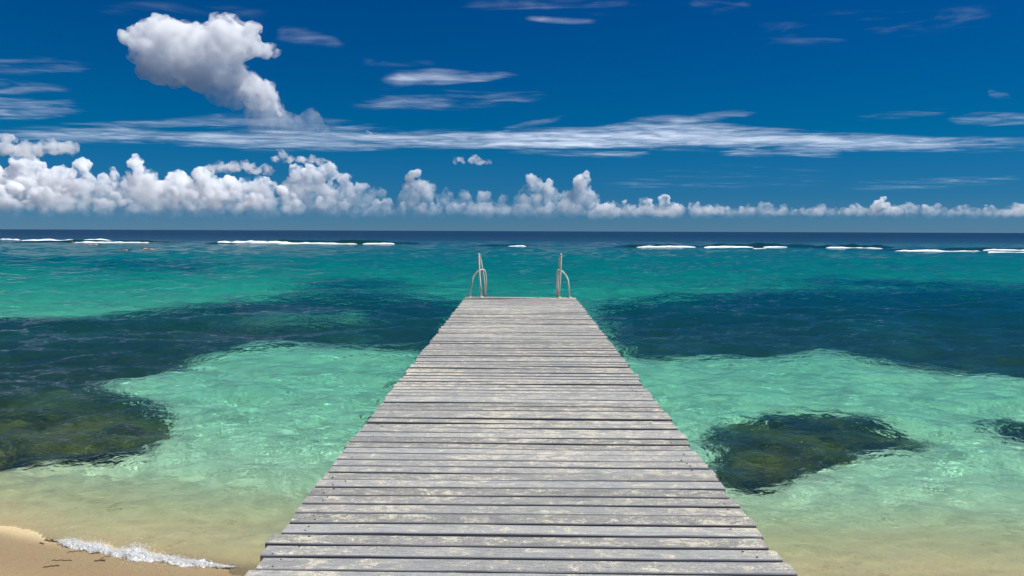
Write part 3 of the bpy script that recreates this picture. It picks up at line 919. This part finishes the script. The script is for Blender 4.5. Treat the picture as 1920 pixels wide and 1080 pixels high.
cumulus('small soft cloud lying above the bank at centre left', [(455, 305, 325, 56), (415, 308, 322, 60), (490, 314, 326, 40)], D0 - 6000, CSOFT, 22, .12, 'loose clouds above the bank')
cumulus('long soft cloud just above the double-headed heap', [(530, 285, 305, 40), (560, 292, 306, 50), (595, 296, 308, 50)], D0 - 6000, CSOFT, 23, .12, 'loose clouds above the bank')
cumulus('tiny loose cloud alone in clear sky above the leaning turret', [(860, 293, 308, 30), (892, 290, 309, 34), (915, 298, 309, 26)], D0 - 6000, CSOFT, 24, .12, 'loose clouds above the bank')
cumulus('tiny bright fleck right of the tall stem cloud', [(690, 241, 262, 18), (704, 250, 263, 20)], D0 - 12000, CSOFT, 25, .12, 'loose clouds above the bank')
cumulus('pinhead fleck of cloud over the white puff heap on the right', [(1554, 368, 379, 9)], D0 - 3000, CPUFF, 26, .1, 'loose clouds above the bank')
# low ragged fragments filling the foot of the left half of the bank
fr_spots = [(20, 340, 398, 70), (85, 347, 404, 60), (215, 356, 405, 60), (262, 372, 409, 50), (330, 345, 400, 50), (405, 352, 405, 60), (470, 362, 409, 60), (525, 350, 406, 50), (548, 380, 411, 60), (610, 362, 410, 60), (668, 376, 410, 50), (722, 385, 409, 44), (150, 362, 408, 70), (350, 384, 412, 70), (60, 384, 412, 70)]
FRAGMENTS = ['grey fragment low at the far left edge of the bank', 'fragment under the gap beside the far left heap cloud', 'fragment beneath the small white knobs of the bank', 'low fragment between the knobs and the wide grey mass', 'bright-topped fragment on the left of the wide grey mass', 'bright loaf-like fragment in the middle of the wide grey mass', 'fragment under the right end of the wide grey mass', 'fragment directly left of the double-headed heap cloud', 'lowest pale fragment under the double-headed heap cloud', 'fragment on the front of the double-headed heap cloud', 'fragment under the white shoulder of heap cloud', 'last small fragment before the leaning turret', 'fragment under the sharp white turret', 'wide low fragment nearest the horizon under the grey mass', 'wide low fragment nearest the horizon at the far left']
for k, q in enumerate(fr_spots):
    cumulus(FRAGMENTS[k], [q, (q[0] + q[3] * .6, q[1] + 10, q[2], q[3] * .6)], D0 - 2500 - 250 * (k % 5), CLOW, 40 + k, .1, 'ragged fragments at the foot of the bank', 14)

LOWROW = [('low grey-blue heap row under the leaning turret', [(728, 380, 409, 60), (770, 376, 409, 90), (850, 380, 409, 90)]),
          ('low grey-blue heap row between turret and square tower', [(910, 382, 410, 90), (965, 384, 410, 70)]),
          ('low grey-blue heap row under the rounded tower', [(1050, 380, 410, 90), (1110, 386, 409, 80)]),
          ('low haze-blue puff row under the two slim puffs', [(1190, 391, 408, 80), (1280, 392, 408, 90)]),
          ('low haze-blue puff row under the ragged puff', [(1345, 393, 408, 90), (1430, 395, 408, 90)]),
          ('low haze-blue puff row under the tiny fleck', [(1515, 394, 408, 90), (1585, 393, 408, 80), (1635, 394, 408, 70)]),
          ('low haze-blue puff row right of the round-headed heap', [(1700, 394, 408, 100), (1775, 396, 408, 90)]),
          ('low haze-blue puff row at the right edge', [(1850, 396, 408, 90), (1930, 394, 408, 90)])]
for k, (lb, tw_) in enumerate(LOWROW):
    cumulus(lb, tw_, D0 + 3800, CROW, 80 + k, .1, 'low rows of puffs nearest the horizon', 16)

# the big anvil-headed cloud with its leaning stem
DA = 26000
anv = empty('thunder_cloud', tuple(at_range(420, 433, DA)))
tag(anv, 'tall bright anvil-headed cloud on a leaning grey stem, upper left sky', 'cloud')
def px_blobs(L, dist, depth, seed):
    rg = np.random.default_rng(seed); B = []; o = anv.location
    for u, v, r in L:
        for k in range(3):
            c = at_range(u + rg.normal(0, r * .15), v + rg.normal(0, r * .12), dist); q = r * dist / F * rg.uniform(.72, .92)
            B.append((c.x - o.x, c.y + rg.uniform(-depth, depth) * q - o.y, c.z - o.z, q))
    return B
HEAD = [(285, 82, 40), (330, 76, 38), (380, 78, 42), (425, 82, 38), (462, 90, 28), (486, 98, 16), (300, 118, 34), (350, 120, 34), (400, 112, 32), (268, 138, 15), (440, 112, 18), (250, 78, 14), (262, 105, 20),
        (470, 62, 11), (484, 56, 7), (494, 53, 4), (498, 90, 10), (510, 86, 6), (518, 83, 3), (496, 104, 10), (511, 102, 6), (519, 99, 3), (236, 70, 7), (230, 80, 5), (320, 140, 18), (350, 148, 20), (390, 148, 22), (430, 138, 22)]
STEM = [(385, 150, 28), (425, 152, 26), (455, 162, 30), (478, 182, 33), (410, 176, 20), (440, 188, 20), (500, 205, 26), (520, 225, 30), (548, 235, 26), (535, 248, 26), (575, 240, 22), (482, 218, 20), (515, 185, 12), (500, 168, 12), (360, 160, 14), (330, 152, 14), (600, 246, 12), (505, 250, 20), (470, 245, 12)]
cloud_mesh('anvil', px_blobs(HEAD, DA, .8, 3), 46, 150, 560, CANVIL, 61, 6, anv)
cloud_mesh('stem', px_blobs(STEM, DA, .8, 4), 52, 190, 640, CSTEM, 71, 6, anv)
cloud_mesh('bright_edge', px_blobs([(497, 158, 7), (508, 170, 8), (514, 185, 8), (516, 200, 8), (522, 214, 6)], DA - 500, .5, 5), 40, 90, 300, CPUFF, 81, 4, anv)

# ice-cloud streaks: thin wind-drawn layers eight kilometres up
def cirrus_material():
    M = Mat('ice_cloud')
    a = M.attr('veil')
    p = M.pos()
    mp = M.n('ShaderNodeMapping'); M.put(mp.inputs[0], p); mp.inputs['Scale'].default_value = (1 / 9000, 1 / 3800, 0)
    mp.inputs['Rotation'].default_value = (0, 0, R(6))
    n1 = M.noise(mp.outputs[0], 1.6, 6, .54, 1.0)
    mp2 = M.n('ShaderNodeMapping'); M.put(mp2.inputs[0], p); mp2.inputs['Scale'].default_value = (1 / 2600, 1 / 2200, 0)
    n2 = M.noise(mp2.outputs[0], 1.0, 6, .58, .8)
    er = M.math('ADD', a, M.math('ADD', M.math('MULTIPLY', M.math('SUBTRACT', n1, .5), 1.25), M.math('MULTIPLY', M.math('SUBTRACT', n2, .5), .65)))
    al = M.math('MULTIPLY', M.math('MULTIPLY', M.ramp(er, .08, 1.5, 0.0, .56), M.ramp(n2, .25, .75, .62, 1.0)), M.ramp(a, .0, .22))
    tl = M.n('ShaderNodeBsdfTranslucent'); tl.inputs[0].default_value = (.80, .85, .91, 1)
    tp = M.n('ShaderNodeBsdfTransparent')
    mx = M.n('ShaderNodeMixShader')
    M.put(mx.inputs[0], al); M.put(mx.inputs[1], tp.outputs[0]); M.put(mx.inputs[2], tl.outputs[0])
    M.t.links.new(mx.outputs[0], M.out.inputs['Surface'])
    return M.m
CIRRUS = cirrus_material()
def streak(label, pts, strength, alt=8000, nu=150, nv=40):
    """pts: (u, v, half-thickness) along the streak in the photograph"""
    pts = np.array(pts, float); uu = np.linspace(pts[0, 0], pts[-1, 0], nu)
    vc = np.interp(uu, pts[:, 0], pts[:, 1]); ht = np.interp(uu, pts[:, 0], pts[:, 2])
    V = np.zeros((nu, nv, 3)); A = np.zeros((nu, nv))
    sd = sum(map(ord, label)) % 97
    for i in range(nu):
        for j in range(nv):
            q = j / (nv - 1) * 2 - 1
            p = at_level(uu[i], vc[i] + q * ht[i] * 1.7, alt)
            V[i, j] = p
            e = min(1, (i / (nu - 1)) / .2, (1 - i / (nu - 1)) / .2)
            A[i, j] = max(0, 1 - q * q) ** 1.1 * (e * e * (3 - 2 * e))
    Vf = V.reshape(-1, 3)
    Vf[:, 2] += 160 * fbm(Vf / 5000.0, 3, sd)
    A = A.ravel() * strength * .80 * np.clip(.75 + .9 * fbm(Vf / np.array([16000., 6000., 5000.]), 3, sd + 4), 0, 1.4)
    o = mesh_obj('cirrus_streak', Vf, grid_faces(nu, nv), CIRRUS, None, True)
    set_attr(o, 'veil', A)
    tag(o, label, 'cloud', 'thin ice-cloud streaks')
streak('long pale streak over the left half of the sky, crossing the tall cloud\'s foot', [(-120, 252, 8), (30, 250, 11), (300, 246, 15), (480, 246, 26), (640, 255, 20), (760, 260, 13), (900, 262, 13), (1100, 264, 11), (1400, 268, 8)], 1.25)
streak('long pale streak across the right half of the sky, thickest near its left end', [(760, 264, 8), (1000, 258, 12), (1150, 253, 18), (1260, 247, 23), (1400, 259, 16), (1560, 266, 12), (1750, 270, 10), (2250, 272, 9)], 1.1)
streak('thin streak just under the long one, centre', [(930, 284, 5), (1040, 281, 8), (1130, 287, 7), (1240, 288, 4)], .75)
streak('short streak under the right half of the long one', [(1330, 287, 5), (1460, 281, 9), (1540, 284, 9), (1600, 287, 5)], .75)
streak('brush-shaped wisp high in the middle of the sky, tapering to the right', [(700, 158, 10), (745, 152, 12), (780, 147, 10), (810, 143, 12), (900, 143, 7), (985, 140, 4)], .95)
streak('faint hooked wisp above the brush-shaped one', [(660, 112, 5), (720, 120, 7), (790, 116, 9), (830, 124, 4)], .45)
streak('faint feathery streak at the top edge, centre', [(830, 10, 8), (950, 10, 12), (1100, 14, 14), (1240, 8, 12)], .40)
streak('thin bright line of ice cloud below the feathery one at the top', [(970, 32, 4), (1060, 36, 5), (1130, 41, 4)], .6)
streak('broad soft streak at the left edge, upper sky', [(-120, 190, 22), (0, 192, 22), (90, 198, 16), (175, 205, 8)], .85)
streak('faint grey veil above the soft streak at the left edge', [(-100, 160, 14), (60, 162, 12), (150, 168, 8)], .35)
streak('slanting hair-thin streak rising to the right above the long one', [(930, 243, 3), (985, 232, 4), (1070, 220, 3)], .5)
streak('slanting streak rising out of the thickest part of the long one', [(1240, 232, 6), (1330, 218, 6), (1430, 208, 4)], .6)
streak('faint wisp low on the right above the puffs, rising to the right', [(1560, 352, 7), (1700, 348, 8), (1800, 340, 8), (1960, 332, 6)], .40, 6000)
streak('wide faint veil right of the rounded tower cloud', [(1100, 350, 8), (1250, 335, 16), (1420, 330, 18), (1600, 335, 10)], .30, 6000)
streak('faint veil at the left edge just under the top of the picture', [(-150, 128, 12), (40, 122, 14), (200, 132, 8)], .5)
streak('faint smear of ice cloud above the anvil-headed cloud', [(150, 20, 8), (330, 12, 14), (520, 26, 8)], .48)
streak('faint tail of ice cloud drifting right from the anvil-headed cloud', [(500, 62, 7), (570, 66, 12), (660, 84, 6)], .62)
streak('faint band in the open sky between the brush-shaped wisp and the long streak', [(640, 196, 8), (820, 190, 14), (1050, 182, 8)], .42)
streak('faint broad veil high on the right', [(1380, 62, 14), (1560, 52, 22), (1900, 30, 16)], .40)
streak('faint line rising to the right in the right-hand sky', [(1580, 222, 4), (1700, 214, 6), (1800, 206, 3)], .55)
streak('small slanting wisp near the right edge', [(1845, 172, 7), (1880, 182, 8), (1905, 190, 5)], .45)
streak('soft flat wisp at the right edge above the long streak', [(1760, 228, 4), (1850, 222, 10), (2000, 228, 10)], .45)
streak('faint wisp at the upper edge right of centre', [(1280, 8, 8), (1340, 14, 10), (1420, 4, 8)], .30)
